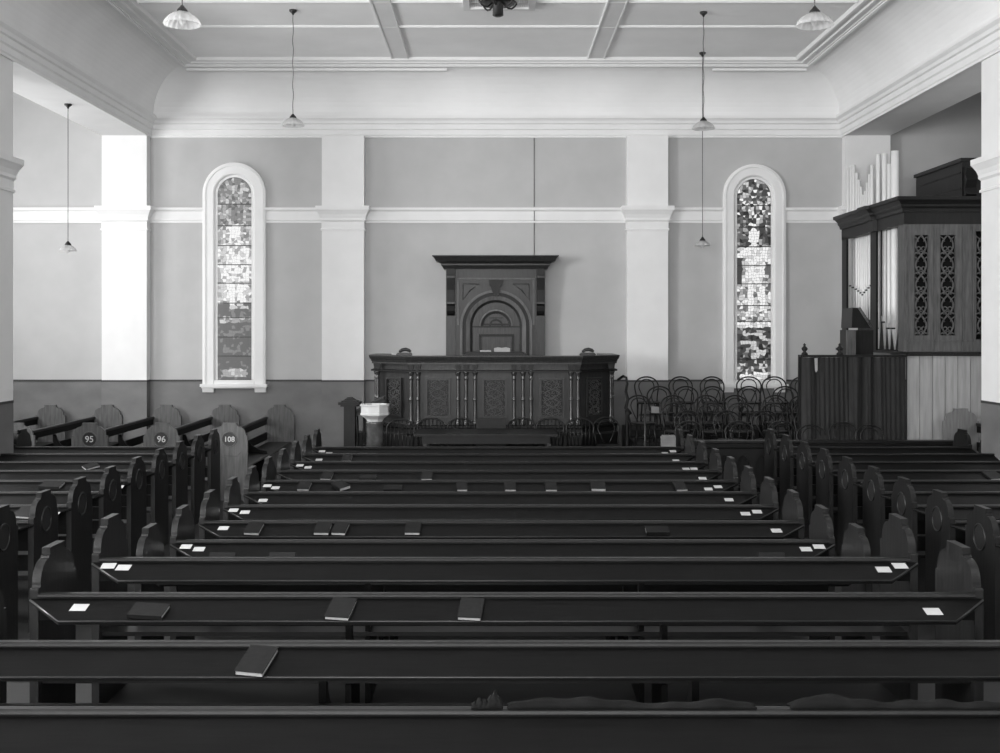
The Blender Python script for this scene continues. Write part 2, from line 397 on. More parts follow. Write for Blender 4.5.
def make_pew(x0, x1, label, group, recess=(0, 0), ledge=True, mitre=(1, 1), mt='end', loc=(0, 0, 0), rz=0, cushion=False):
    """local: back at y 0, ledge towards -y, seat towards +y"""
    L = (x1 - x0) / 2
    root = thing('pew', label, 'pew', (loc[0], loc[1], loc[2]), rz, group)
    t = .0225
    a, b_ = -L, L
    MB().prism(cap_poly(), a + 2 * t, b_ - 2 * t, 'x').build('top_rail', 'pewtop', root)
    MB().box(a + 2 * t, b_ - 2 * t, .004, .034, .77, .865).build('backrest', 'pew', root)
    MB().box(a + 2 * t, b_ - 2 * t, .012, .036, .50, .63).build('lower_back_rail', 'pew', root)
    if ledge:
        dL = .225 if mitre[0] else .0; dR = .225 if mitre[1] else 0
        top = [(a, 0, .882), (b_, 0, .882), (b_ - dR, -.20, .822), (a + dL, -.20, .822)]
        bot = [(x, y, z - .022) for x, y, z in top]
        MB().add(top + bot, [(0, 1, 2, 3), (7, 6, 5, 4), (0, 4, 5, 1), (1, 5, 6, 2), (2, 6, 7, 3), (3, 7, 4, 0)]).build('book_ledge', 'pew', root)
        lp = MB().tube([(a + .005, -.004, .876), (a + dL, -.20, .816), (b_ - dR, -.20, .816), (b_ - .005, -.004, .876)], .0065, 6)
        lp.build('ledge_lip', 'pewtop', root)
    MB().prism([(.045, .455), (.045, .43), (.46, .43), (.475, .44), (.475, .45), (.46, .46)], a + 2 * t, b_ - 2 * t, 'x').build('seat', 'pewtop', root)
    n = max(1, round(2 * L / 1.7) - 0)
    for i in range(1, n):
        x = a + 2 * L * i / n
        m = MB().prism([(.03, .02), (.40, .02), (.40, .425), (.03, .425)], x - .016, x + .016, 'x')
        m.prism([(.04, .461), (.42, .461), (.41, .50), (.28, .53), (.17, .60), (.11, .68), (.08, .77), (.036, .77)], x - .016, x + .016, 'x')
        m.build('support', 'pew', root)
    end_board(root, a + t, -1, recess[0], mt); end_board(root, b_ - t, 1, recess[1], mt)
    return root
XC, WH = .07, 2.464
centre = [14.84 - .8175 * i for i in range(9)] + [7.48] + [6.68, 5.785, 4.89, 4.03]
rows = {}
look = {0: 'a pale box on its right end', 1: 'one hymn book on its ledge', 2: 'no hymn books', 3: 'three hymn books on its ledge', 4: 'a row of eight hymn books', 5: 'single cards at both ends',
        6: 'pairs of cards and no hymn books', 7: 'two books side by side', 8: 'an empty ledge behind the widest step', 9: 'ledge hidden behind the next pew',
        10: 'two cards each end, on the raised floor', 11: 'three books and two cards on its ledge', 12: 'one hymn book leaning on its top rail', 13: 'ragged cloth along its top rail'}
for i, D in enumerate(centre):
    zb = .2 if D < 7 else 0
    make_pew(-WH, WH, 'dark centre pew, %s from the pulpit, with %s' % (ORD[i], look[i]), 'centre pews facing the pulpit', loc=(XC, D, zb))
    rows[i] = (D, zb)
LX0, LX1 = -6.37, -3.74
for i in range(9):
    D = centre[i]
    make_pew(LX0, LX1, 'dark pew in the left block, %s row back from the numbered side pews' % ORD[i], 'pews left of the left aisle', recess=(0, 1), loc=((LX0 + LX1) / 2, D, 0), mitre=(0, 1))
RX0, RX1 = 3.72, 6.35
for i in range(9):
    D = centre[i]
    make_pew(RX0, RX1, 'dark pew in the right block, %s row back from the choir screen' % ORD[i], 'pews right of the right aisle', recess=(1, 0), loc=((RX0 + RX1) / 2, D, 0), mitre=(1, 0))
# numbered pews of the left transept, running away from the camera
def text_mesh(s, size, parent, loc, m='ivory', name='numerals'):
    cu = bpy.data.curves.new('t', 'FONT'); cu.body = s; cu.size = size; cu.align_x = 'CENTER'; cu.align_y = 'CENTER'; cu.extrude = .002; cu.offset = .0008
    o = bpy.data.objects.new('t', cu); S.collection.objects.link(o); dg = bpy.context.evaluated_depsgraph_get()
    me = bpy.data.meshes.new_from_object(o.evaluated_get(dg)); bpy.data.objects.remove(o); me.materials.clear(); me.materials.append(M[m])
    q = bpy.data.objects.new(name, me); C.objects.link(q); q.parent = parent; q.location = loc; return q
lab = {'94': 'numbered side pew nearest the left column, its numeral hidden', '95': 'side pew numbered 95, its end board between the left edge and the pilaster',
       '96': 'side pew numbered 96, its end board just right of the left pilaster', '108': 'side pew numbered 108 with its seat in view, below the left window'}
for num, pxn in (('94', 15), ('95', 88), ('96', 160), ('108', 228)):
    xn = (pxn - CX) / F * 16.1; Dn, Df = 16.1, 19.93; Lh = (Df - Dn) / 2
    # rotated -90 deg: local +y (seat side) -> world +x, local +x -> world -y
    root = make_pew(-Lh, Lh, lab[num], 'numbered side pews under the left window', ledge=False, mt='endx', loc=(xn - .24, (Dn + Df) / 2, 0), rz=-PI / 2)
    near = [o for o in C.objects if o.parent == root and o.name.startswith('pew_end')][-1]
    MB().tube([(.024, .26 + .105 * math.cos(2 * PI * i / 28), .88 + .105 * math.sin(2 * PI * i / 28)) for i in range(28)], .009, 6, True).build('number_ring', 'endx', near)
    MB().prism([(.26 + .10 * math.cos(2 * PI * i / 28), .88 + .10 * math.sin(2 * PI * i / 28)) for i in range(28)], .0225, .0245, 'x').build('number_recess', 'recess', near)
    MB().tube([(.023, .10, .70), (.023, .14, .64), (.023, .38, .64), (.023, .42, .70)], .006, 5).build('carved_border', 'endx', near)
    if num != '94':
        q = text_mesh(num, .125 if len(num) == 2 else .105, near, (.026, .26, .878)); q.rotation_euler = (PI / 2, 0, PI / 2)
# far row of the transept whose near end is hidden by the column: its wall end board shows
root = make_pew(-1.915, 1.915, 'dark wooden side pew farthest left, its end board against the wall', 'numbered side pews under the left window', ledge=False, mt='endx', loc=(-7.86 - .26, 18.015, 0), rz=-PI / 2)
# side pew of the right transept beside the organ
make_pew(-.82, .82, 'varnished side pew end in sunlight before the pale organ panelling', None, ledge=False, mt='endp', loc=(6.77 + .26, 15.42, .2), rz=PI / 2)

# ================================================================ cards and books on the ledges
SL = math.atan(.3)
def hit(px, py, D0, zb, up=0.):
    kx = (py - CY) / F; s = .3
    D = (HC - zb - .882 + D0 * s - up) / (kx + s)
    return Vector(((px - CX) / F * D, D, HC - kx * D))
card_me = MB().box(-.041, .041, -.0325, .0325, 0, .0015).build('card_source', 'paper'); cmesh = card_me.data; cmesh.name = 'card'; bpy.data.objects.remove(card_me)
def card(px, py, row, label, rot=0, group='white cards on the pew ledges'):
    D0, zb = row; p = hit(px, py, D0, zb)
    yy = min(max(p.y, D0 - .155), D0 - .045); p = Vector(((px - CX) / F * yy, yy, zb + .882 + (yy - D0) * .3 + .0022))
    if len(group) < 31: p.x = max(XC - 2.385, min(XC + 2.385, p.x))
    o = bpy.data.objects.new('card', cmesh); C.objects.link(o); o.location = p; o.rotation_euler = (SL, 0, math.radians(rot))
    tag(o, label, 'card', group)
    return o
CL = [(0, 322, 451.5, 'outer', 329, 453.5), (1, 319, 460), (2, 300, 465.5, '', 308, 467.6), (3, None, 0), (4, 266.5, 486, '', 275.5, 488), (5, 263, 500.7), (6, 233.5, 510, '', 245, 512.5), (7, 223.5, 528.5), (8, 186, 547, '', 199, 549.5), (10, 108.5, 564, '', 123.5, 568), (11, 79.5, 608)]
CR = [(0, 673, 451.5, '', 665, 453.5), (1, 676, 463), (2, 694, 469, '', 686, 471), (3, 702.5, 479), (4, 718, 487, '', 708.5, 489.5), (5, 729, 500), (6, 757, 512, '', 745.5, 514), (7, 776.5, 531), (8, 819, 547, '', 806, 549.5), (10, 900, 566, '', 883.5, 570), (11, 933, 612)]
for side, lst in (('left', CL), ('right', CR)):
    for c in lst:
        if c[1] is None: continue
        if len(c) == 3: card(c[1], c[2], rows[c[0]], 'single white card, %s end of the %s centre pew from the pulpit' % (side, ORD[c[0]]), random.uniform(-3, 3))
        else:
            card(c[1], c[2], rows[c[0]], 'outer white card of a pair, %s end of the %s centre pew from the pulpit' % (side, ORD[c[0]]), random.uniform(-3, 3))
            card(c[4], c[5], rows[c[0]], 'inner white card of a pair, %s end of the %s centre pew from the pulpit' % (side, ORD[c[0]]), random.uniform(-3, 3))
for px, py, r, t in ((54.5, 514, 6, 'left'), (119.5, 487, 4, 'left'), (872, 490, 4, 'right'), (938, 516, 6, 'right')):
    card(px, py, (centre[r], 0), 'white card on the aisle end of the %s pew in the %s block' % (ORD[r], t), group='white cards on the side block ledges')
def book_src(wd, ln, th, mt):
    m = MB().box(-wd / 2, wd / 2, -ln / 2, ln / 2, 0, .003).box(-wd / 2, wd / 2, -ln / 2, ln / 2, th - .003, th).box(-wd / 2, -wd / 2 + .004, -ln / 2, ln / 2, .003, th - .003)
    return m
def book(px, py, row, label, rot=0, wd=.125, ln=.185, th=.026, mt='cover', lift=.0):
    D0, zb = row; p = hit(px, py, D0, zb, th)
    hl = (ln * abs(math.cos(math.radians(rot))) + wd * abs(math.sin(math.radians(rot)))) / 2 * math.cos(SL)
    lo, hi = D0 - .215 + hl, D0 - .012 - hl
    yy = min(max(p.y, min(lo, hi)), max(lo, hi)) if lo < hi else (lo + hi) / 2
    root = thing('hymn_book', label, 'book', ((px - CX) / F * yy, yy, zb + .882 + (yy - D0) * .3 + .002 + lift), 0, 'hymn books on the pew ledges')
    root.rotation_mode = 'XYZ'
    Mx = Matrix.Rotation(SL, 4, 'X') @ Matrix.Rotation(math.radians(rot), 4, 'Z'); root.rotation_euler = Mx.to_euler()
    book_src(wd, ln, th, mt).build('cover', mt, root)
    MB().box(-wd / 2 + .005, wd / 2 - .004, -ln / 2 + .004, ln / 2 - .004, .0032, th - .0032).build('pages', 'pages', root)
    return root
R = rows
book(257, 656, R[12], 'large black hymn book lying aslant on the nearest full pew ledge', -9, .125, .20, .024, 'coverg')
book(149, 609, R[11], 'black hymn book lying sideways beside the left card, second nearest ledge', 84, .12, .18, .021, 'coverg')
book(341, 607, R[11], 'upright hymn book left of the middle on the second nearest ledge', -7, .125, .19, .021, 'coverg')
book(471, 608, R[11], 'upright hymn book near the middle of the second nearest ledge', -5, .12, .19, .021, 'coverg')
book(254, 525, R[7], 'black hymn book by the left cards on the eighth centre pew', -3)
book(323, 524, R[7], 'left one of two hymn books side by side on the eighth centre pew', -2)
book(340.5, 524, R[7], 'right one of two hymn books side by side on the eighth centre pew', -5, .115)
book(413, 525, R[7], 'lone hymn book left of the middle on the eighth centre pew', -1)
book(657, 529, R[7], 'hymn book lying sideways right of the middle on the eighth centre pew', 90, .115)
book(304.5, 485, R[4], 'leftmost upright hymn book on the fifth centre pew', -2)
book(341, 484, R[4], 'tilted hymn book with pale edges on the fifth centre pew', 38, .13, .17, .035)
book(393, 488, R[4], 'sideways hymn book on the fifth centre pew', 90, .12)
book(462, 486, R[4], 'upright hymn book left of the middle, fifth centre pew', 2, .11)
book(510, 486, R[4], 'upright hymn book at the middle of the fifth centre pew', 1, .12)
book(551, 486, R[4], 'upright hymn book right of the middle, fifth centre pew', 0, .12)
book(598, 486, R[4], 'thick hymn book with bright page edges on the fifth centre pew', -2, .15, .18, .034)
book(680, 487, R[4], 'rightmost upright hymn book on the fifth centre pew', 4, .12)
book(327, 476, R[3], 'left upright hymn book on the fourth centre pew', -3, .12)
book(368, 477, R[3], 'sideways hymn book on the fourth centre pew', 90, .12)
book(427, 476, R[3], 'right upright hymn book on the fourth centre pew', 0, .12)
book(347, 460, R[1], 'dark hymn book near the left on the second centre pew', 0, .12, .18, .03)
LB = {i: (centre[i], 0) for i in range(9)}
book(91, 457, LB[2], 'tilted hymn book on a ledge of the left block below number 95', -50, .13, .17, .026, 'coverg')
book(52, 478, LB[4], 'sideways hymn book on a ledge near the left edge, fifth left row', 85, .14, .22, .028, 'coverg')
book(26, 498, LB[6], 'upright hymn book on a ledge by the left column, seventh left row', -8, .17, .19, .024, 'coverg')
book(870, 478, LB[4], 'upright hymn book on a ledge of the right block near the aisle', 6, .13, .19, .021, 'coverg')
book(993, 468, LB[3], 'hymn book at the right picture edge on the fourth right row', 6, .16, .19, .021, 'coverg')
# books standing against the back of the tenth centre pew, peeping over the rail before it
for px, t in ((222, 'leftmost'), (282, 'second from left'), (772, 'rightmost')):
    x = (px - CX) / F * 7.42
    root = thing('hymn_book', '%s hymn book leaning on the hidden tenth rail, only its top peeping out' % t, 'book', (x, 7.435, .930), 0, 'hymn books on the tenth ledge')
    root.rotation_euler = (math.radians(72), 0, 0)
    book_src(.17, .115, .026, 'cover').build('cover', 'coverg', root); MB().box(-.08, .081, -.053, .053, .0032, .0228).build('pages', 'pages', root)
# pale box at right end of the first pew
x = (668.2 - CX) / F * 14.86
bx = MB().prism([(-.095, 0), (.095, 0), (.095, .13), (.085, .15), (-.075, .15), (-.095, .13)], -.04, .04, 'y'); 
# profile is in x,z
bo = thing('small_box', 'small pale box standing on the right end of the front centre pew rail', 'box', (x, 14.866, .9085))
bx.build('body', 'box', bo); MB().box(-.097, .097, -.042, .042, .068, .074).build('lid_seam', 'dado', bo)
# cloths on the nearest rail
def cloth(px0, px1, seed, label, hmax):
    rnd = random.Random(seed); D = 4.055; n = 60; x0 = (px0 - CX) / F * D; x1 = (px1 - CX) / F * D
    ph = [rnd.uniform(0, 6) for _ in range(4)]; vs = []; fs = []; m = 7
    for i in range(n + 1):
        t = i / n; x = x0 + (x1 - x0) * t; e = min(1, t * 9, (1 - t) * 9) ** .5
        h = hmax * e * (.55 + .25 * math.sin(5 * t + ph[0]) + .16 * math.sin(13 * t + ph[1]) + .10 * math.sin(37 * t + ph[2]))
        for j in range(m):
            u = j / (m - 1); y = D - .024 + .05 * u
            vs.append((x + .004 * math.sin(30 * u + 9 * t), y, 1.109 + .003 + h * math.sin(PI * (.08 + .84 * u)) ** .7))
    for i in range(n):
        for j in range(m - 1): a = i * m + j; fs.append((a, a + 1, a + m + 1, a + m))
    o = len(vs); vs += [(v[0], v[1], 1.1082) for v in vs]
    for i in range(n):
        for j in range(m - 1): a = o + i * m + j; fs.append((a, a + m, a + m + 1, a + 1))
        for j in (0, m - 1): a = i * m + j; fs.append((a, a + m, a + m + o, a + o))
    for i in (0, n):
        for j in range(m - 1): a = i * m + j; fs.append((a, a + 1, a + 1 + o, a + o))
    b = MB().add(vs, fs, True); c = centred(b); q = b.build('folded_cloth', 'rag', off=c); q.location = c
    tag(q, label, 'cloth')
cloth(508, 755, 3, 'long ragged cloth lying on the nearest pew rail, right of the middle', .042)
cloth(790, 1010, 8, 'ragged cloth lying on the nearest pew rail at the far right', .046)
cloth(472, 502, 5, 'small crumpled rag on the nearest pew rail at the middle', .055)

# ================================================================ PULPIT PLATFORM
PX = .02; ZF = .2
pl = thing('pulpit', 'broad dark carved wooden pulpit with columns and foliage panels', 'pulpit', (PX, 18.2, ZF))
po = (PX, 18.2, ZF)
H1, H2, Y1, Y2, Y3 = 1.31, 1.86, 17.6, 18.15, 19.2
path = [(PX - H2, Y3), (PX - H2, Y2), (PX - H1, Y1), (PX + H1, Y1), (PX + H2, Y2), (PX + H2, Y3)]
MB().sweep(path, [(-.05, .2), (.0, .2), (.0, 1.93), (-.05, 1.93)], side=1).build('body', 'oak', pl, off=po)
MB().sweep(path, [(0, .2), (.14, .2), (.14, .80), (.12, .83), (.12, .90), (.14, .92), (.14, .955), (0, .955)], side=1).build('plinth', 'oakd', pl, off=po)
MB().sweep(path, [(0, 1.79), (.13, 1.79), (.13, 1.815), (.10, 1.82), (.0, 1.82)], side=1).build('frieze_moulding', 'oakd', pl, off=po)
MB().sweep(path, [(-.02, 1.91), (.12, 1.91), (.12, 1.94), (.13, 1.95), (.135, 1.975), (.15, 1.985), (.165, 2.03), (.165, 2.045), (-.1, 2.045), (-.1, 1.99), (-.02, 1.99)], side=1).build('cornice', 'oak', pl, off=po)
MB().box(PX - H2, PX + H2, 18.2, 19.2, 1.1, 1.14).build('platform', 'oakd', pl, off=po)
def column(x, y):
    c = MB().lathe([(.04, .955), (.04, .985), (.034, .99), (.042, 1.005), (.034, 1.02), (.030, 1.03), (.029, 1.04), (.029, 1.33), (.029, 1.34), (.034, 1.35), (.034, 1.375), (.028, 1.385), (.028, 1.395), (.027, 1.66), (.027, 1.67), (.033, 1.675), (.033, 1.69), (.027, 1.70), (.030, 1.74), (.042, 1.775), (.044, 1.79)], x, y, 12)
    c.build('column', 'oakc', pl, off=po)
    MB().prism([(-.03, 1.82), (.03, 1.82), (.045, 1.91), (-.045, 1.91)], y - .02, y + .04, 'y').build('bracket', 'oakd', pl, off=(po[0] - x, po[1], po[2]))
def xat(px, D): return (px - CX) / F * D
for px in (411, 418, 458, 466, 475, 514, 523, 531, 571, 578):
    column(xat(px, 17.53), 17.53)
for sx in (-1, 1):
    for t in (.93, ):
        column(PX + sx * (H1 + (H2 - H1) * t + .055), Y1 + (Y2 - Y1) * t - .055)
    column(PX + sx * (H2 + .07), Y2 + .15)
    column(PX + sx * (H2 + .07), Y2 + .85)
def carved(cx, cy, z0, z1, w_, rot):
    """framed panel of interlaced foliage rings; rot turns it about z"""
    f = MB(); t = .03
    for a in ((-w_ / 2 - t, w_ / 2 + t, z0 - t, z0), (-w_ / 2 - t, w_ / 2 + t, z1, z1 + t), (-w_ / 2 - t, -w_ / 2, z0, z1), (w_ / 2, w_ / 2 + t, z0, z1)):
        f.box(a[0], a[1], -.035, .005, a[2], a[3])
    g = MB(); rnd_ = random.Random(int(cx * 50)); nx = max(2, round(w_ / .055)); nz = round((z1 - z0) / .055); r = .036
    for i in range(nx):
        for k in range(nz):
            if i == nx - 1 and k % 2: continue
            x = -w_ / 2 + w_ * (i + .5 + .5 * (k % 2)) / nx; z = z0 + (z1 - z0) * (k + .5) / nz
            t0 = rnd_.uniform(0, 6.3); sg = 1 if (i + k) % 2 else -1
            # an S scroll with a curled leaf
            pts = []
            for q in range(15):
                u = q / 14; a = t0 + sg * u * 5.6; rr = .031 * (1 - .72 * u)
                pts.append((max(-w_ / 2 + .006, min(w_ / 2 - .006, x + rr * math.cos(a))), -.008, max(z0 + .006, min(z1 - .006, z + rr * math.sin(a)))))
            g.tube(pts, [.0065 - .0002 * q for q in range(15)], 4)
    for sd in (-1, 1): g.tube([(sd * w_ * .33 * math.sin(PI * q / 10), -.010, z0 + (z1 - z0) * q / 40) for q in range(41)], .006, 5)
    bk = MB().box(-w_ / 2, w_ / 2, -.003, .003, z0, z1)
    for mb, nm, mt in ((bk, 'panel', 'oakd'), (f, 'panel_frame', 'oak'), (g, 'carving', 'carve')):
        ca, sa = math.cos(rot), math.sin(rot)
        mb.v = [(cx + x * ca - y * sa, cy + x * sa + y * ca, z) for x, y, z in mb.v]
        mb.build(nm, mt, pl, off=po)
for px in (438, 494.5, 552): carved(xat(px, 17.58), 17.594, 1.10, 1.66, .33, 0)
for sx in (-1, 1): carved(PX + sx * (H1 + H2) / 2 * 1.002, (Y1 + Y2) / 2 - .012, 1.10, 1.66, .33, sx * PI / 4)
# reading desk on the pulpit
dk = MB().box(xat(463, 17.7), xat(527, 17.7), 17.5, 17.95, 2.045, 2.075).box(xat(466, 17.7), xat(524, 17.7), 17.53, 17.92, 2.075, 2.10)
c = centred(dk); o = dk.build('reading_desk', 'oakd', off=c); o.location = c; tag(o, 'dark flat reading desk on top of the pulpit front', 'desk')
for (a, b_, z0, h, t) in ((480, 491, 2.10, .03, 'thin pale open book on the left of the pulpit desk'), (494, 510, 2.10, .075, 'thick pale open book on the right of the pulpit desk')):
    r = thing('open_book', t, 'book', (xat((a + b_) / 2, 17.7), 17.7, z0 + .001), 0)
    wd = (b_ - a) / F * 17.7
    MB().prism([(-wd / 2, 0), (wd / 2, 0), (wd / 2, h * .8), (wd * .25, h), (0, h * .85), (-wd * .25, h), (-wd / 2, h * .8)], -.08, .08, 'y').build('pages', 'pages', r)
    MB().box(-wd / 2 - .004, wd / 2 + .004, -.084, .084, -.0005, .004).build('cover', 'cover', r)
# two scrolled rests on the cornice
for px, t in ((404.5, 'left'), (587.5, 'right')):
    x = xat(px, 17.75); r = thing('carved_rest', 'small scrolled wooden rest on the %s shoulder of the pulpit' % t, 'ornament', (x, 17.75, 2.046))
    MB().prism([(-.12, 0), (.12, 0), (.13, .02), (.10, .045), (-.10, .045), (-.13, .02)], -.06, .06, 'y').build('base', 'oak', r)
    MB().tube([(-.085, 0, .055), (-.04, 0, .085), (.02, 0, .095), (.07, 0, .08), (.10, 0, .06)], [.02, .028, .03, .026, .018], 8).build('scroll', 'oak', r)
# ---------------- canopy board on the wall
Y0 = 19.85; cz = 2.0
cb = thing('pulpit_backboard', 'tall dark wooden backboard with arch and heavy cornice behind the pulpit', 'backboard', (xat(494.5, Y0), Y0, 1.3))
bo_ = (0, 0, 1.3); cxw = xat(494.5, Y0)
def zz(y, D=Y0): return HC - (y - CY) / F * D
def xx(px, D=Y0): return xat(px, D) 
cbo = (cxw, Y0, 1.3)
MB().box(xx(446), xx(545), Y0, YB - .01, 1.3, zz(268)).build('back_panel', 'oak', cb, off=cbo)
MB().sweep([(xx(447), YB - .01), (xx(447), Y0), (xx(544), Y0), (xx(544), YB - .01)], [(-.02, zz(269)), (.06, zz(269)), (.08, zz(267)), (.10, zz(265.5)), (.10, zz(264)), (.17, zz(261.5)), (.19, zz(261.5)), (.22, zz(258)), (.25, zz(257)), (.25, zz(256)), (-.02, zz(256))], side=1).build('cornice', 'oak', cb, off=cbo)
MB().box(xx(447), xx(544), Y0, YB - .01, zz(257), zz(256.2)).build('cornice_top', 'oakd', cb, off=cbo)
for a, b_ in ((446.5, 455.5), (536, 545)):
    MB().prism([(Y0 + .01, zz(316)), (Y0 - .05, zz(314)), (Y0 - .07, zz(311)), (Y0 - .05, zz(306)), (Y0 - .03, zz(304)), (Y0 - .06, zz(302)), (Y0 - .07, zz(290)), (Y0 - .11, zz(275)), (Y0 - .11, zz(269)), (Y0 + .01, zz(269))], xx(a + .5), xx(b_ - .5), 'x').build('scroll_bracket', 'oakd', cb, off=cbo)
    MB().box(xx(a), xx(b_), Y0 - .075, Y0 + .01, zz(304), zz(302)).box(xx(a), xx(b_), Y0 - .12, Y0 + .01, zz(278), zz(276)).build('bracket_band', 'oak', cb, off=cbo)
    MB().box(xx(a), xx(b_), Y0 - .03, Y0 + .01, 1.3, zz(317)).build('pilaster', 'oak', cb, off=cbo)
acx, acz = xx(496.0), zz(326); pxm = Y0 / F
def arch(r0, r1, d0, d1, name, mt, legs=True, zb=1.6):
    n = 28; vs = []; fs = []
    st = ([(-1, 0, zb)] if legs else []) + [(math.cos(PI - PI * i / n), math.sin(PI - PI * i / n), acz) for i in range(n + 1)] + ([(1, 0, zb)] if legs else [])
    pr = [(r1, 0), (r1, d1), (r0, d0), (r0, 0)]
    for c_, s_, z_ in st:
        for r, d in pr: vs.append((acx + r * pxm * c_, Y0 - d, z_ + r * pxm * s_))
    for i in range(len(st) - 1):
        for k in range(3): fs.append((i * 4 + k, i * 4 + k + 1, (i + 1) * 4 + k + 1, (i + 1) * 4 + k))
    MB().add(vs, fs).build(name, mt, cb, off=cbo)
arch(33.5, 36, .05, .05, 'outer_arch', 'endx'); arch(30, 33.5, .012, .012, 'arch_groove', 'oakd')
arch(26, 30, .045, .06, 'inner_arch', 'endx'); arch(23.5, 26, .02, .03, 'arch_hollow', 'oakd')
arch(15, 16.5, .02, .02, 'panel_moulding', 'endx', False); arch(12.5, 15, .03, .035, 'round_panel_ring', 'oakd', False); arch(5, 7, .02, .02, 'small_ring', 'oakd', False)
MB().box(xx(463), xx(529), Y0 - .022, Y0, zz(327.5), zz(326)).build('transom', 'oakd', cb, off=cbo)
MB().box(xx(481), xx(511), Y0 - .03, Y0, zz(325.5), zz(323.5)).box(xx(489), xx(503), Y0 - .02, Y0, zz(318.5), zz(317.5)).build('ring_base', 'oakd', cb, off=cbo)
MB().prism([(xx(489), zz(280)), (xx(502.5), zz(280)), (xx(502), zz(285.5)), (xx(500), zz(287)), (xx(499), zz(294)), (xx(496), zz(297)), (xx(493), zz(294)), (xx(491), zz(287)), (xx(489.5), zz(285.5))], Y0 - .11, Y0, 'y').build('keystone', 'oakd', cb, off=cbo)
m = MB()
for (a, b_, c1, c2, d) in ((479, 514, 334, 336.5, .035), (479, 481.5, 336, 352, .035), (511.5, 514, 336, 352, .035)): m.box(xx(a), xx(b_), Y0 - d, Y0, zz(c2), zz(c1))
m.build('square_panel_frame', 'oakd', cb, off=cbo)
m = MB()
m.box(xx(457), xx(535), Y0 - .02, Y0, zz(271 + 8.5), zz(278)); m.box(xx(457), xx(459), Y0 - .02, Y0, zz(325), zz(280)); m.box(xx(532.5), xx(534.5), Y0 - .02, Y0, zz(325), zz(280))
m.build('spandrel_frame', 'endx', cb, off=cbo)
for s_ in (-1, 1):
    p = [(496 + s_ * 33, 284), (496 + s_ * 17, 284), (496 + s_ * 26, 290.5), (496 + s_ * 33, 300)]
    MB().tube([(xx(a), Y0 - .004, zz(b_)) for a, b_ in p], .010, 5, True).build('spandrel_bead', 'oakd', cb, off=cbo)
# ---------------- pulpit stairs
def newel(px, D, ztop, label, flip):
    x = xat(px, D); r = thing('pulpit_stair', label, 'stair', (x, D, ZF)); h = ztop - ZF
    MB().box(-.085, .085, -.085, .085, 0, h - .14).box(-.10, .10, -.10, .10, 0, .15).build('newel_post', 'oakd', r)
    MB().box(-.13, .13, -.13, .13, h - .14, h - .11).box(-.16, .16, -.16, .16, h - .11, h - .07).box(-.12, .12, -.12, .12, h - .07, h - .05).prism([(-.10, h - .05), (.10, h - .05), (.04, h - .01), (.03, h), (-.03, h), (-.04, h - .01)], -.06, .06, 'y').build('newel_cap', 'oakd', r)
    ex = flip * .52; e = .62
    MB().prism([(0, h - .36), (ex, h - .10 + .02), (ex, h + .02), (0, h - .24)], .10, .16, 'y').build('handrail', 'oak', r)
    MB().prism([(0, h - .30), (ex, h - .04), (ex, h + .0), (0, h - .27)], .06, .20, 'y').build('handrail_top', 'oakd', r)
    for i in range(1, 5):
        t = i / 5; MB().lathe([(.018, .1), (.018, .3), (.03, .34), (.016, .4), (.024, .6), (.014, h - .30 + .24 * t)], flip * .5 * t, .13, 8).build('baluster', 'oakd', r)
    for i in range(3):
        MB().box(min(flip * .0, flip * .2), max(flip * .0, flip * .2), .25 + .3 * i, .55 + .3 * i, 0, .2 + .2 * i).build('step', 'oakd', r)
newel(350, 17.2, 1.42, 'dark stair post and handrail at the left side of the pulpit', 1)
r = thing('scrolled_handrail', 'dark scrolled handrail curling down at the right side of the pulpit', 'handrail', (xat(624, 17.7), 17.7, ZF))
MB().tube([(-.06, .3, 1.45), (-.01, 0, 1.52), (.035, -.02, 1.50), (.05, -.02, 1.40), (.03, 0, 1.28), (.06, 0, 1.15), (.03, 0, 1.02), (.10, 0, .93), (.05, 0, .88)], [.02, .022, .02, .02, .022, .024, .03, .03, .01], 8).build('scroll', 'oakd', r)
MB().lathe([(.05, 0), (.05, .1), (.03, .15), (.04, .5), (.025, .9), (.04, .98)], .05, 0, 10).build('post', 'oakd', r)

# ================================================================ FONT
fo = thing('baptismal_font', 'white marble font basin on a dark polished column', 'font', (xat(375, 15.9), 15.9, ZF))
MB().lathe([(.05, .95), (.11, .955), (.13, .99), (.205, 1.045), (.215, 1.05), (.215, 1.07), (.205, 1.085), (.205, 1.17), (.218, 1.18), (.218, 1.20), (.17, 1.20), (.15, 1.12), (.02, 1.08)], 0, 0, 8, smooth=False, rot=PI / 8).build('basin', 'marble', fo)
MB().lathe([(.19, 0), (.19, .12), (.15, .16), (.135, .19), (.125, .5), (.12, .9), (.13, .93), (.13, .953)], 0, 0, 16).build('column', 'marbled', fo)

# ================================================================ TABLE
tb = thing('communion_table', 'long dark polished table in front of the pulpit', 'table', (xat(487, 16.4), 16.4, ZF))
MB().prism([(-1.03, .73), (1.0, .73), (1.02, .75), (1.0, .77), (-1.03, .77), (-1.05, .75)], -.42, .42, 'y').build('tabletop', 'oakd', tb)
MB().box(-.93, .90, -.36, .36, .62, .728).build('apron', 'oakd', tb)
for x in (-.92, .86):
    for y in (-.35, .29): MB().box(x, x + .06, y, y + .06, 0, .62).build('leg', 'oak', tb)

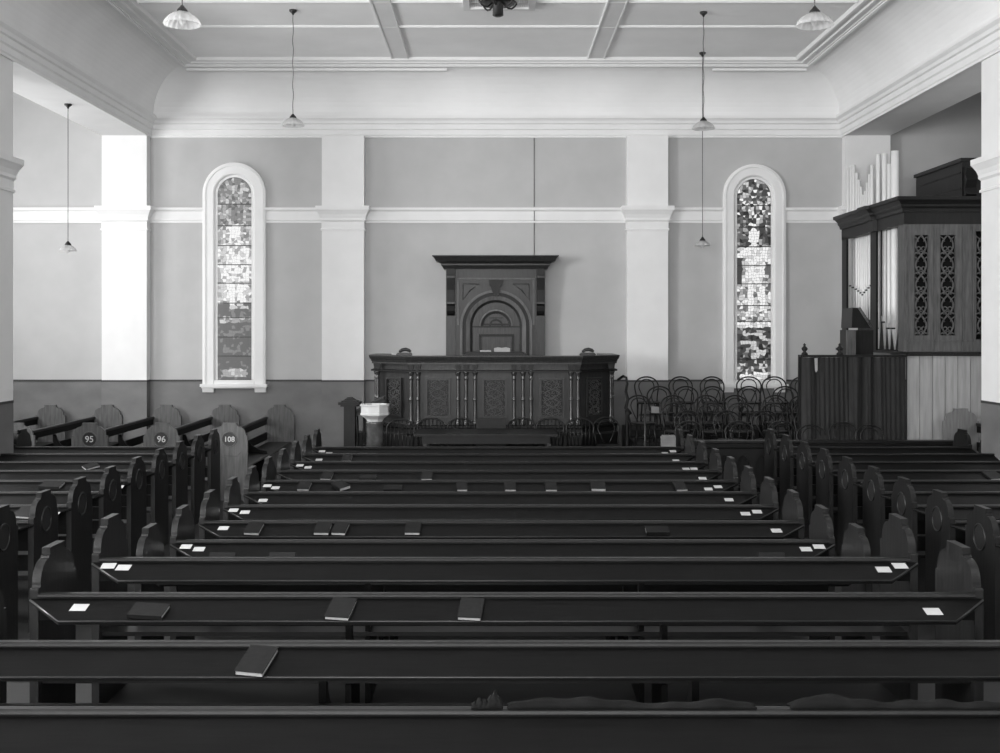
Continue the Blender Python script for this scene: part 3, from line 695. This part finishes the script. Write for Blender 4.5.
# ================================================================ SPINDLE CHAIRS
def windsor():
    r = thing('spindle_chair', '', 'chair')
    MB().prism([(-.21, -.20), (.21, -.20), (.23, .0), (.19, .2), (-.19, .2), (-.23, 0)], .43, .46, 'z').build('seat', 'oakd', r)
    for x in (-.17, .17):
        for y in (-.16, .16): MB().tube([(x, y, .43), (x * 1.2, y * 1.2, 0)], [.018, .013], 6).build('leg', 'cane', r)
    MB().tube([(-.20, -.15, .22), (.20, -.15, .22)], .01, 5).build('stretcher', 'cane', r)
    MB().tube([(-.19, .17, .46), (-.21, .20, .70)] + [(.21 * math.cos(PI - PI * i / 12), .21, .74 + .14 * math.sin(PI * i / 12)) for i in range(13)] + [(.21, .20, .70), (.19, .17, .46)], .013, 6).build('back_bow', 'cane', r)
    MB().tube([(-.20, .195, .66), (.20, .195, .66)], .010, 5).build('back_rail', 'cane', r)
    for i in range(6):
        x = -.15 + .06 * i; MB().tube([(x * .9, .17, .46), (x, .19, .60), (x, .21, .74 + .13 * math.sqrt(max(0, 1 - (x / .21) ** 2)))], [.008, .012, .007], 5).build('spindle', 'cane', r)
    return r
wc = windsor()
spots = [(400.5, 16.9, .0, 'spindle chair with arched back beside the font'), (431, 17.15, 0, 'spindle chair behind the left end of the table'), (461, 17.15, .0, 'spindle chair left of the middle chair behind the table'),
         (521.5, 17.15, .0, 'spindle chair just right of the middle behind the table'), (550, 17.15, 0, 'spindle chair behind the right end of the table'), (580, 17.15, .0, 'spindle chair right of the table, under the column pair')]
for i, (px, D, rz, t) in enumerate(spots):
    o = wc if i == 0 else copytree(wc)
    o.location = (xat(px, D + .2), D, ZF); o.rotation_euler = (0, 0, rz); o['label'] = 'dark ' + t; o['group'] = 'spindle chairs around the table'
# central seat
r = thing('elders_chair', 'low dark upholstered chair at the middle behind the table', 'chair', (xat(491, 17.2), 17.0, ZF))
MB().box(-.23, .23, -.22, .22, .36, .46).build('seat', 'oakd', r); MB().prism([(-.23, .46), (.23, .46), (.23, .86), (.21, .90), (-.21, .90), (-.23, .86)], .17, .23, 'y').build('backrest', 'oakd', r)
for x in (-.22, .17):
    for y in (-.21, .17): MB().box(x, x + .05, y, y + .05, 0, .36).build('leg', 'oakd', r)

# ================================================================ CHOIR: tiers, screen, bentwood chairs
tiers = [(16.55, .22), (17.15, .33), (17.75, .41), (18.25, .50), (18.75, .62), (19.25, .76)]     # back-of-row depth and level
XA, XB = 2.30, 4.62
m = MB()
ys = [16.15, 16.65, 17.25, 17.85, 18.35, 18.85, YB - .21]
for i, (D, z) in enumerate(tiers): m.box(XA if i else XA, XB if i else 6.0, ys[i], ys[i + 1], .2, z)
struct('floor_choir', m, 'carpet')
sc = thing('choir_screen', 'low dark wooden screen with pointed arches before the choir chairs', 'screen', (4.6, 15.6, ZF))
so = (4.6, 15.6, ZF); sx0, sx1 = 2.80, 6.42
MB().prism([(15.55, .86), (15.55, .875), (15.53, .885), (15.53, .905), (15.55, .915), (15.68, .915), (15.68, .86)], sx0, sx1, 'x').build('top_rail', 'pewtop', sc, off=so)
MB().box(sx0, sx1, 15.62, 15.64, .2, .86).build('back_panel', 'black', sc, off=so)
m = MB(); pitch = .26; n = int((sx1 - sx0 - .06) / pitch)
# fretted front: each bay is a frame around a pointed opening
for i in range(n):
    a = sx0 + .03 + i * pitch; c0 = a + pitch / 2; hw = .09
    op = [(c0 - hw, .30), (c0 - hw, .58)] + [(c0 - hw + hw * q / 5, .58 + .13 * math.sin(PI / 2 * (q / 5)) ** .8) for q in range(1, 6)] + [(c0 + hw - hw * q / 5, .58 + .13 * math.sin(PI / 2 * (q / 5)) ** .8) for q in range(4, 0, -1)] + [(c0 + hw, .58), (c0 + hw, .30)]
    L_ = [(a, .2), (a, .86), (c0, .86)] + [p for p in reversed(op[:7])] + [(c0 - hw, .30), (c0, .30), (c0, .2)]
    R_ = [(2 * c0 - x, z) for x, z in L_]
    m.prism(L_, 15.58, 15.62, 'y'); m.prism(R_, 15.58, 15.62, 'y')
m.build('arcaded_front', 'pewtop', sc, off=so)
MB().box(sx0, sx1, 15.565, 15.58, .80, .82).box(sx0, sx1, 15.565, 15.62, .2, .26).build('moulding', 'pew', sc, off=so)
def bentwood():
    r = thing('bentwood_chair', '', 'chair')
    MB().lathe([(.185, .435), (.20, .445), (.20, .462), (.185, .468), (.17, .462), (.05, .458), (0, .458)], 0, 0, 20).build('seat', 'seatw', r)
    pts = []
    for i in range(25):
        t = i / 24; a = PI * t
        pts.append((.205 * -math.cos(a), .20 + .02, .72 + .16 * math.sin(a)))
    hoop = [(-.165, .13, .44), (-.18, .17, .55), (-.20, .20, .66)] + pts + [(.20, .20, .66), (.18, .17, .55), (.165, .13, .44)]
    MB().tube(hoop, .0125, 6).build('back_hoop', 'cane', r)
    inn = [(-.03, .17, .46), (-.08, .185, .56), (-.13, .20, .68)] + [(.13 * -math.cos(PI * i / 14), .222, .72 + .12 * math.sin(PI * i / 14)) for i in range(15)] + [(.13, .20, .68), (.08, .185, .56), (.03, .17, .46)]
    MB().tube(inn, .0095, 6).build('inner_hoop', 'cane', r)
    for x, y in ((-.14, -.13), (.14, -.13)): MB().tube([(x, y, .44), (x * 1.12, y * 1.15, .25), (x * 1.3, y * 1.4, 0)], [.016, .013, .011], 6).build('leg', 'cane', r)
    for x in (-.165, .165): MB().tube([(x, .13, .44), (x * 1.02, .15, .2), (x * 1.1, .20, 0)], [.015, .013, .011], 6).build('leg', 'cane', r)
    MB().tube([(.165 * math.cos(2 * PI * i / 20), .165 * math.sin(2 * PI * i / 20), .24) for i in range(20)], .008, 5, True).build('leg_ring', 'cane', r)
    return r
bc = bentwood(); first = True
chairs = [[(689, 1), (739, 1), (781, 1), (826, 1), (867, 1)], [(688, 1), (727, 1), (765, 1), (808, 1), (844, 1)], [(675, 1), (709.6, 1), (734, 1), (772, 1), (804, 1)],
          [(640 + 1, 1), (675, 1), (708, 1), (737, 1), (773.6, 1), (801, 1)], [(660, 1), (684, 1), (714.5, 1), (751, 1), (783, 1)], [(647, 1), (681.5, 1), (712, 1), (747, 1), (774, 1), (800, 1)]]
RN = ['front choir row', 'second choir row', 'third choir row', 'fourth choir row', 'fifth choir row', 'rear choir row by the wall']
rr = random.Random(4)
for i, row in enumerate(chairs):
    D, z = tiers[i]; xs = []
    for j, (px, _) in enumerate(row):
        x = xat(px, D); 
        if xs and x - xs[-1] < .455: x = xs[-1] + .455
        xs.append(x)
    for j, x in enumerate(xs):
        o = bc if first else copytree(bc); first = False
        dd = D - .22; z_ = z
        if i == 1 and j == 4: x, dd, z_ = xat(844, 16.3), 16.14, .22
        if i == 0 and j >= 3: x = xat((814, 873)[j - 3], 16.0); dd = 15.93; z_ = .2
        o.location = (x, dd, z_); o.rotation_euler = (0, 0, rr.uniform(-.22, .22) * (i > 1))
        o['label'] = 'dark bentwood hoop-back chair, %s from the left in the %s' % (ORD[j], RN[i]); o['group'] = 'bentwood choir chairs'
# extra bentwood chairs beside the pulpit
for px, D, z, t in ((609, 17.35, ZF, 'dark bentwood chair standing alone at the right foot of the pulpit'),):
    o = copytree(bc); o.location = (xat(px, D), D, z); o.rotation_euler = (0, 0, .1); o['label'] = t; o['group'] = 'bentwood choir chairs'
ms = thing('music_stand', 'thin dark music stand with a small pale clip left of the choir chairs', 'music stand', (xat(645, 15.95), 15.95, ZF))
MB().tube([(0, 0, .02), (0, 0, 1.22)], .012, 8).build('pole', 'metal', ms)
for a in (.5, 2.6, 4.7): MB().tube([(0, 0, .12), (.16 * math.cos(a), .16 * math.sin(a), .008)], .008, 6).build('leg', 'metal', ms)
MB().tube([(0, 0, 1.08), (.12, 0, 1.10)], .009, 6).build('arm', 'metal', ms); MB().box(.09, .20, -.01, .01, 1.07, 1.16).build('clip', 'box', ms)

# ================================================================ ORGAN
og = thing('pipe_organ', 'wooden pipe organ with white pipes and fretwork side panels', 'organ', (7.0, 18.0, 2.13))
oo = (7.0, 18.0, 2.13); YO = 16.62; ZO = 2.13; XO = 6.10
MB().box(6.10, 9.9, 16.5, YB - .21, 2.09, 2.13).build('base_floor', 'organd', og, off=oo)
cpath = [(XO, 19.6), (XO, 18.16), (XO - .05, 18.10), (XO - .05, 17.84), (XO, 17.78), (XO, YO), (9.8, YO)]
cpr = [(-.02, 4.20), (.03, 4.20), (.04, 4.25), (.07, 4.28), (.07, 4.31), (.12, 4.36), (.15, 4.37), (.15, 4.42), (-.14, 4.42), (-.14, 4.38), (-.02, 4.34)]
MB().sweep(cpath, cpr, side=1).build('case_cornice', 'organd', og, off=oo)
MB().sweep(cpath, [(-.04, 4.02), (.0, 4.02), (.0, 4.2), (-.04, 4.2)], side=1).build('case_frieze', 'organd', og, off=oo)
for y0, y1 in ((19.33, 19.58), (17.84, 18.10)): MB().box(XO + .0, XO + .035, y0, y1, ZO, 4.05).build('case_post', 'organd', og, off=oo)
MB().prism([(XO, 16.86), (XO, YO), (XO + .06, YO), (XO + .10, 16.86)], ZO, 4.03, 'z').build('corner_post', 'organ', og, off=oo)
# side wall of the case with fretwork doors
def sb(x0, x1, y0, y1, z0, z1): return (x0, x1, y0, y1, z0, z1)
def xo(px): return xat(px, YO)
m = MB()
zt, zb_ = 4.02, ZO
m.box(XO + .06, xo(914), YO, YO + .05, zb_, zt)                      # stile
m.box(xo(929), xo(940), YO, YO + .05, zb_ + .24, 3.86); m.box(xo(956), xo(976), YO, YO + .05, zb_, zt)
m.box(xo(914), xo(956), YO, YO + .05, 3.86 + .0, zt); m.box(xo(914), xo(956), YO, YO + .05, zb_, zb_ + .24)
m.box(xo(976), 9.8, YO, YO + .05, 3.92, zt); m.box(xo(976), 9.8, YO, YO + .05, zb_, zb_ + .18); m.box(xo(993), 9.8, YO, YO + .05, zb_ + .18, 3.92)
m.build('side_panel', 'organ', og, off=oo)
m = MB()
for px in (908, 934.5, 963, 973): m.box(xo(px) - .008, xo(px) + .008, YO - .012, YO, zb_ + .02, 3.98)
m.box(xo(905), xo(975), YO - .012, YO, zb_ + .15, zb_ + .17)
m.build('panel_moulding', 'organ', og, off=oo)
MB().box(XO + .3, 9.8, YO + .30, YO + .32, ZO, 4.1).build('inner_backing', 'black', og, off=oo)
MB().box(XO + .35, XO + .37, YO + .32, 19.8, ZO, 4.3).build('pipe_backing', 'organd', og, off=oo)
def fret(pa, pb, z0=2.37, z1=3.86):
    x0, x1 = xo(pa), xo(pb); c0 = (x0 + x1) / 2; hw = (x1 - x0) / 2 - .01; g = MB()
    N = 5; hh = (z1 - z0) / N; y = YO + .02
    for s_ in (-1, 1):
        g.tube([(c0 + s_ * hw * .80 * math.sin(PI * t / 12), y, z0 + (z1 - z0) * t / 60) for t in range(61)], .013, 6)
    for k in range(N):
        zc_ = z0 + hh * (k + .5)
        for s_ in (-1, 1):
            g.tube([(c0 + s_ * (.035 + .028 * math.cos(a)), y, zc_ - .05 + .028 * math.sin(a)) for a in [i * PI / 6 for i in range(10)]], .009, 5)
            g.tube([(c0 + s_ * hw, y, zc_ - .13), (c0 + s_ * hw * .55, y, zc_ - .10), (c0 + s_ * hw * .45, y, zc_ - .14)], .010, 5)
            g.tube([(c0 + s_ * hw, y, zc_ + .13), (c0 + s_ * hw * .6, y, zc_ + .10), (c0 + s_ * hw * .4, y, zc_ + .05)], .010, 5)
            g.tube([(c0 + s_ * hw * .9, y, z0 + hh * k + .02), (c0, y, z0 + hh * k + .06)], .009, 5)
    g.box(x0 - .005, x0 + .012, y - .01, y + .01, z0, z1).box(x1 - .012, x1 + .005, y - .01, y + .01, z0, z1)
    g.build('fretwork', 'organ', og, off=oo)
fret(914, 929); fret(940, 956); fret(976, 993)
def pipe(px, w_, ytop, xoff, zf, zm, cone=True):
    D = (XO + xoff) * F / (px - CX); z1 = HC + (CY - ytop) / F * D; r = w_ * .42 / F * D; x = XO + xoff
    o = MB().lathe([(.012, zf), (r * .9, zm - .02), (r, zm), (r, z1), (r * .9, z1), (r * .9, z1 - .05)], x, D, 16).build('pipe', 'pipe', og, off=oo)
    e = min(.16, r * 2.2)
    MB().box(x - r * 1.15, x - r * .3, D - r * 1.0, D + r * .75, zm, zm + e).build('pipe_mouth', 'pipe', o, off=oo)
    MB().box(x - r * 1.2, x - r * .3, D - r * 1.04, D + r * .8, zm - .018, zm + .006).build('mouth_slit', 'metal', o, off=oo)
    return D
sm = [(848.3, 4.2, 168), (851.3, 4, 166), (854, 4.2, 165), (857, 4, 173), (859.3, 3.6, 180), (861.5, 3.4, 187), (863.3, 3.2, 195), (865.2, 3.2, 191), (867.2, 3.4, 182.5), (869.6, 3.6, 174), (872.2, 4.2, 165)]
for i, (px, w_, yt) in enumerate(sm):
    v_ = abs(i - 6) ; pipe(px, w_, yt, .18, 2.62, 3.05 + .035 * v_)
for px, w_, yt in ((878.5, 5.4, 154), (884.8, 6.2, 153.5), (889.5, 5.5, 164), (895, 9.0, 151)): pipe(px, w_, yt, .18, ZO + .01, 2.48 + (.10 if px == 884.8 else 0))
bxm = MB().box(7.12, 9.6, 17.0, 18.85, 4.42, 5.00); 
sw = thing('swell_box', 'dark wooden box standing on top of the organ case', 'box', (8.3, 17.9, 4.42)); bo2 = (8.3, 17.9, 4.42)
bxm.v = [(a, b_, c_ + .004) for a, b_, c_ in bxm.v]
bxm.build('body', 'organd', sw, off=bo2); MB().box(7.09, 9.63, 16.97, 18.88, 5.004, 5.06).build('lid', 'organd', sw, off=bo2)
MB().prism([(16.99, 4.44), (16.90, 4.50), (16.94, 4.60), (16.88, 4.72), (16.93, 4.80), (16.88, 4.90), (16.99, 4.92)], 7.14, 7.30, 'x').build('carved_bracket', 'organd', sw, off=bo2)
m = MB()
for i in range(2): m.box(7.112, 7.12, 17.05 + .9 * i, 17.85 + .9 * i, 4.60, 4.62).box(7.112, 7.12, 17.05 + .9 * i, 17.85 + .9 * i, 4.84, 4.86)
m.build('side_moulding', 'oakd', sw, off=bo2)
# console
cn = thing('organ_console', 'dark organ console with a sloping desk behind the curtain rail', 'console', (xat(860, 17.4), 17.4, .2)); co = (xat(860, 17.4), 17.4, .2)
def xk(px): return xat(px, 17.3)
def zk(y): return HC - (y - CY) / F * 17.3
MB().box(xk(848), xk(869), 17.1, 17.7, .2, zk(330)).build('body', 'organd', cn, off=co)
MB().prism([(xk(847), zk(328)), (xk(866), zk(328)), (xk(854), zk(308)), (xk(848), zk(308))], 17.08, 17.6, 'y').build('music_desk', 'organd', cn, off=co)
MB().tube([(xk(854), 17.06, zk(308)), (xk(867), 17.06, zk(328))], .025, 4).build('desk_edge', 'organ', cn, off=co)
MB().box(xk(841), xk(849.5), 17.0, 17.06, 1.3, zk(330)).build('side_board', 'organ', cn, off=co)
# boarded front and curtain
YF = 16.50
pf = thing('boarded_screen', 'pale vertical boarding with dark joints below the organ case', 'panelling', (7.2, YF, .2)); pfo = (7.2, YF, .2)
x = XO; i = 0; m = MB(); xe = 9.7
wd = 12.7 / F * YF
while x < xe: m.box(x + .004, min(x + wd - .004, xe), YF, YF + .02, .2, 2.07); x += wd
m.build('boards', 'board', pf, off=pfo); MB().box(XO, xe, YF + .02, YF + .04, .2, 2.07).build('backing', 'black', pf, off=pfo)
MB().box(XO, xe, YF - .04, YF + .06, 2.07, 2.088).build('top_rail', 'organd', pf, off=pfo)
cu = thing('curtain', 'long dark pleated curtain hanging from a rail before the organ', 'curtain', (5.3, YF - .03, .22)); cuo = (5.3, YF - .03, .22)
x0, x1 = xat(801, YF), XO - .04; n = 240; vs = []; fs = []; mm = 14; rnd = random.Random(2)
def fold(t, h):
    x_ = t * (x1 - x0)
    return .045 * math.sin(x_ * 25 + 2.6 * math.sin(x_ * 5.3 + 1) + (1 - h) * 1.1 * math.sin(x_ * 3.1)) * (.6 + .4 * math.sin(x_ * 7.7 + 1)) + .012 * math.sin(x_ * 91 + 2.5 * h) + .03 * (1 - h) * math.sin(x_ * 13 + 1)
for k_ in range(2):
    for i in range(n + 1):
        for j in range(mm + 1):
            t, h = i / n, j / mm
            vs.append((x0 + t * (x1 - x0) + .02 * (1 - h) * math.sin(t * 20), YF - .075 + fold(t, h) + k_ * .006, .24 + h * (2.05 - .24)))
o_ = (n + 1) * (mm + 1)
for i in range(n):
    for j in range(mm):
        a = i * (mm + 1) + j; fs.append((a, a + mm + 1, a + mm + 2, a + 1)); fs.append((a + o_, a + o_ + 1, a + o_ + mm + 2, a + o_ + mm + 1))
MB().add(vs, fs, True).build('drape', 'cloth', cu, off=cuo)
MB().box(x0 - .03, x1, YF - .09, YF - .0, 2.052, 2.085).box(x0 - .03, x0 + .02, YF + .01, YF + .06, .2, 2.085).build('rail', 'organd', cu, off=cuo)
for px in (804, 839): MB().lathe([(.05, 2.085), (.045, 2.11), (.02, 2.13), (.045, 2.165), (.045, 2.185), (.015, 2.215), (.022, 2.235), (.0, 2.26)], xat(px, YF), YF - .03, 12).build('finial', 'organd', cu, off=cuo)
pg = MB().prism([(xat(812, YF), 2.04), (xat(815, YF), 2.04), (xat(815, YF), 1.86), (xat(813.5, YF), 1.83), (xat(812.5, YF), 1.86)], YF - .13, YF - .125, 'y'); c = centred(pg); o = pg.build('paper_slip', 'pages', off=c); o.location = c
tag(o, 'narrow pale paper strip hanging on the curtain near its left end', 'paper')

# ================================================================ LAMPS
def pendant(x, D, zrose, zshade, r, label, wavy=.006):
    """zshade: lower rim of the shade"""
    t = thing('pendant_lamp', label, 'lamp', (x, D, zrose), 0, 'glass pendant lamps')
    MB().lathe([(.0, 0), (.055, 0), (.055, -.02), (.02, -.05), (.012, -.07), (0, -.07)], 0, 0, 14).build('ceiling_rose', 'metal', t)
    zb = zshade - zrose; top = zb + r * .72; rnd = random.Random(int(x * 100))
    n = 26; MB().tube([(wavy * math.sin(i * 1.1 + x) * min(1, i / 3, (n - i) / 3), 0, -.05 + (top + .055 + .05) * i / n) for i in range(n + 1)], .006, 6).build('cord', 'cord', t)
    MB().lathe([(.012, top + .06), (.022, top + .045), (.046, top + .018), (.05, top + .004), (.05, top), (.0, top)], 0, 0, 14).build('lamp_holder', 'metal', t)
    MB().lathe([(r * .28, top), (r * .45, top - r * .08), (r * .72, top - r * .25), (r * .92, top - r * .48), (r * 1.0, zb + .01), (r * 1.0, zb), (r * .97, zb + .005), (r * .88, top - r * .48), (r * .68, top - r * .27), (r * .3, top - r * .05)], 0, 0, 108, .035, 18).build('shade', 'glass', t)
    MB().lathe([(0, top - .13), (.03, top - .10), (.03, top - .06), (.012, top), (.0, top)], 0, 0, 12).build('bulb', 'glass', t)
pendant(-2.83, 10.2, ZC - .001, HC + (CY - 25) / F * 10.2, .165, 'large ribbed glass pendant lamp cut by the top edge, upper left')
pendant(xat(293, 16.2), 16.2, ZC - .001, HC + (CY - 126) / F * 16.2, .16, 'ribbed glass pendant lamp hanging before the cornice above the left window')
pendant(2.93, 10.2, ZC - .001, HC + (CY - 26) / F * 10.2, .165, 'large ribbed glass pendant lamp cut by the top edge, upper right')
pendant(xat(703.5, 16.3), 16.3, ZC - .001, HC + (CY - 129) / F * 16.3, .16, 'ribbed glass pendant lamp before the cornice left of the right window')
pendant(xat(702.5, 18.7), 18.7, ZC - .001, HC + (CY - 246) / F * 18.7, .125, 'small pendant lamp hanging lowest, beside the right window', 0)
pendant(xat(68, 17.15), 17.15, ZS - .001, HC + (CY - 251) / F * 17.15, .125, 'small pendant lamp hanging from the left arch soffit', 0)
el = thing('ceiling_light_fitting', 'dark scrolled metal light fitting under the central ceiling vent', 'lamp', (xat(498, 15.45), 15.45, 7.02))
MB().lathe([(.0, 0), (.10, 0), (.10, -.05), (.07, -.08), (.075, -.23), (.04, -.245), (0, -.245)], 0, 0, 20).build('body', 'metal', el)
MB().lathe([(.10, -.01), (.22, -.02), (.25, -.05), (.22, -.075), (.10, -.06)], 0, 0, 24, .06, 8).build('collar', 'metal', el)
for k_ in range(6):
    a = k_ * PI / 3 + .3
    MB().tube([(math.cos(a) * q, math.sin(a) * q, z) for q, z in ((.08, -.06), (.15, -.12), (.20, -.12), (.24, -.09), (.27, -.05), (.25, -.02), (.20, -.04))], .013, 6).build('scroll_arm', 'metal', el)
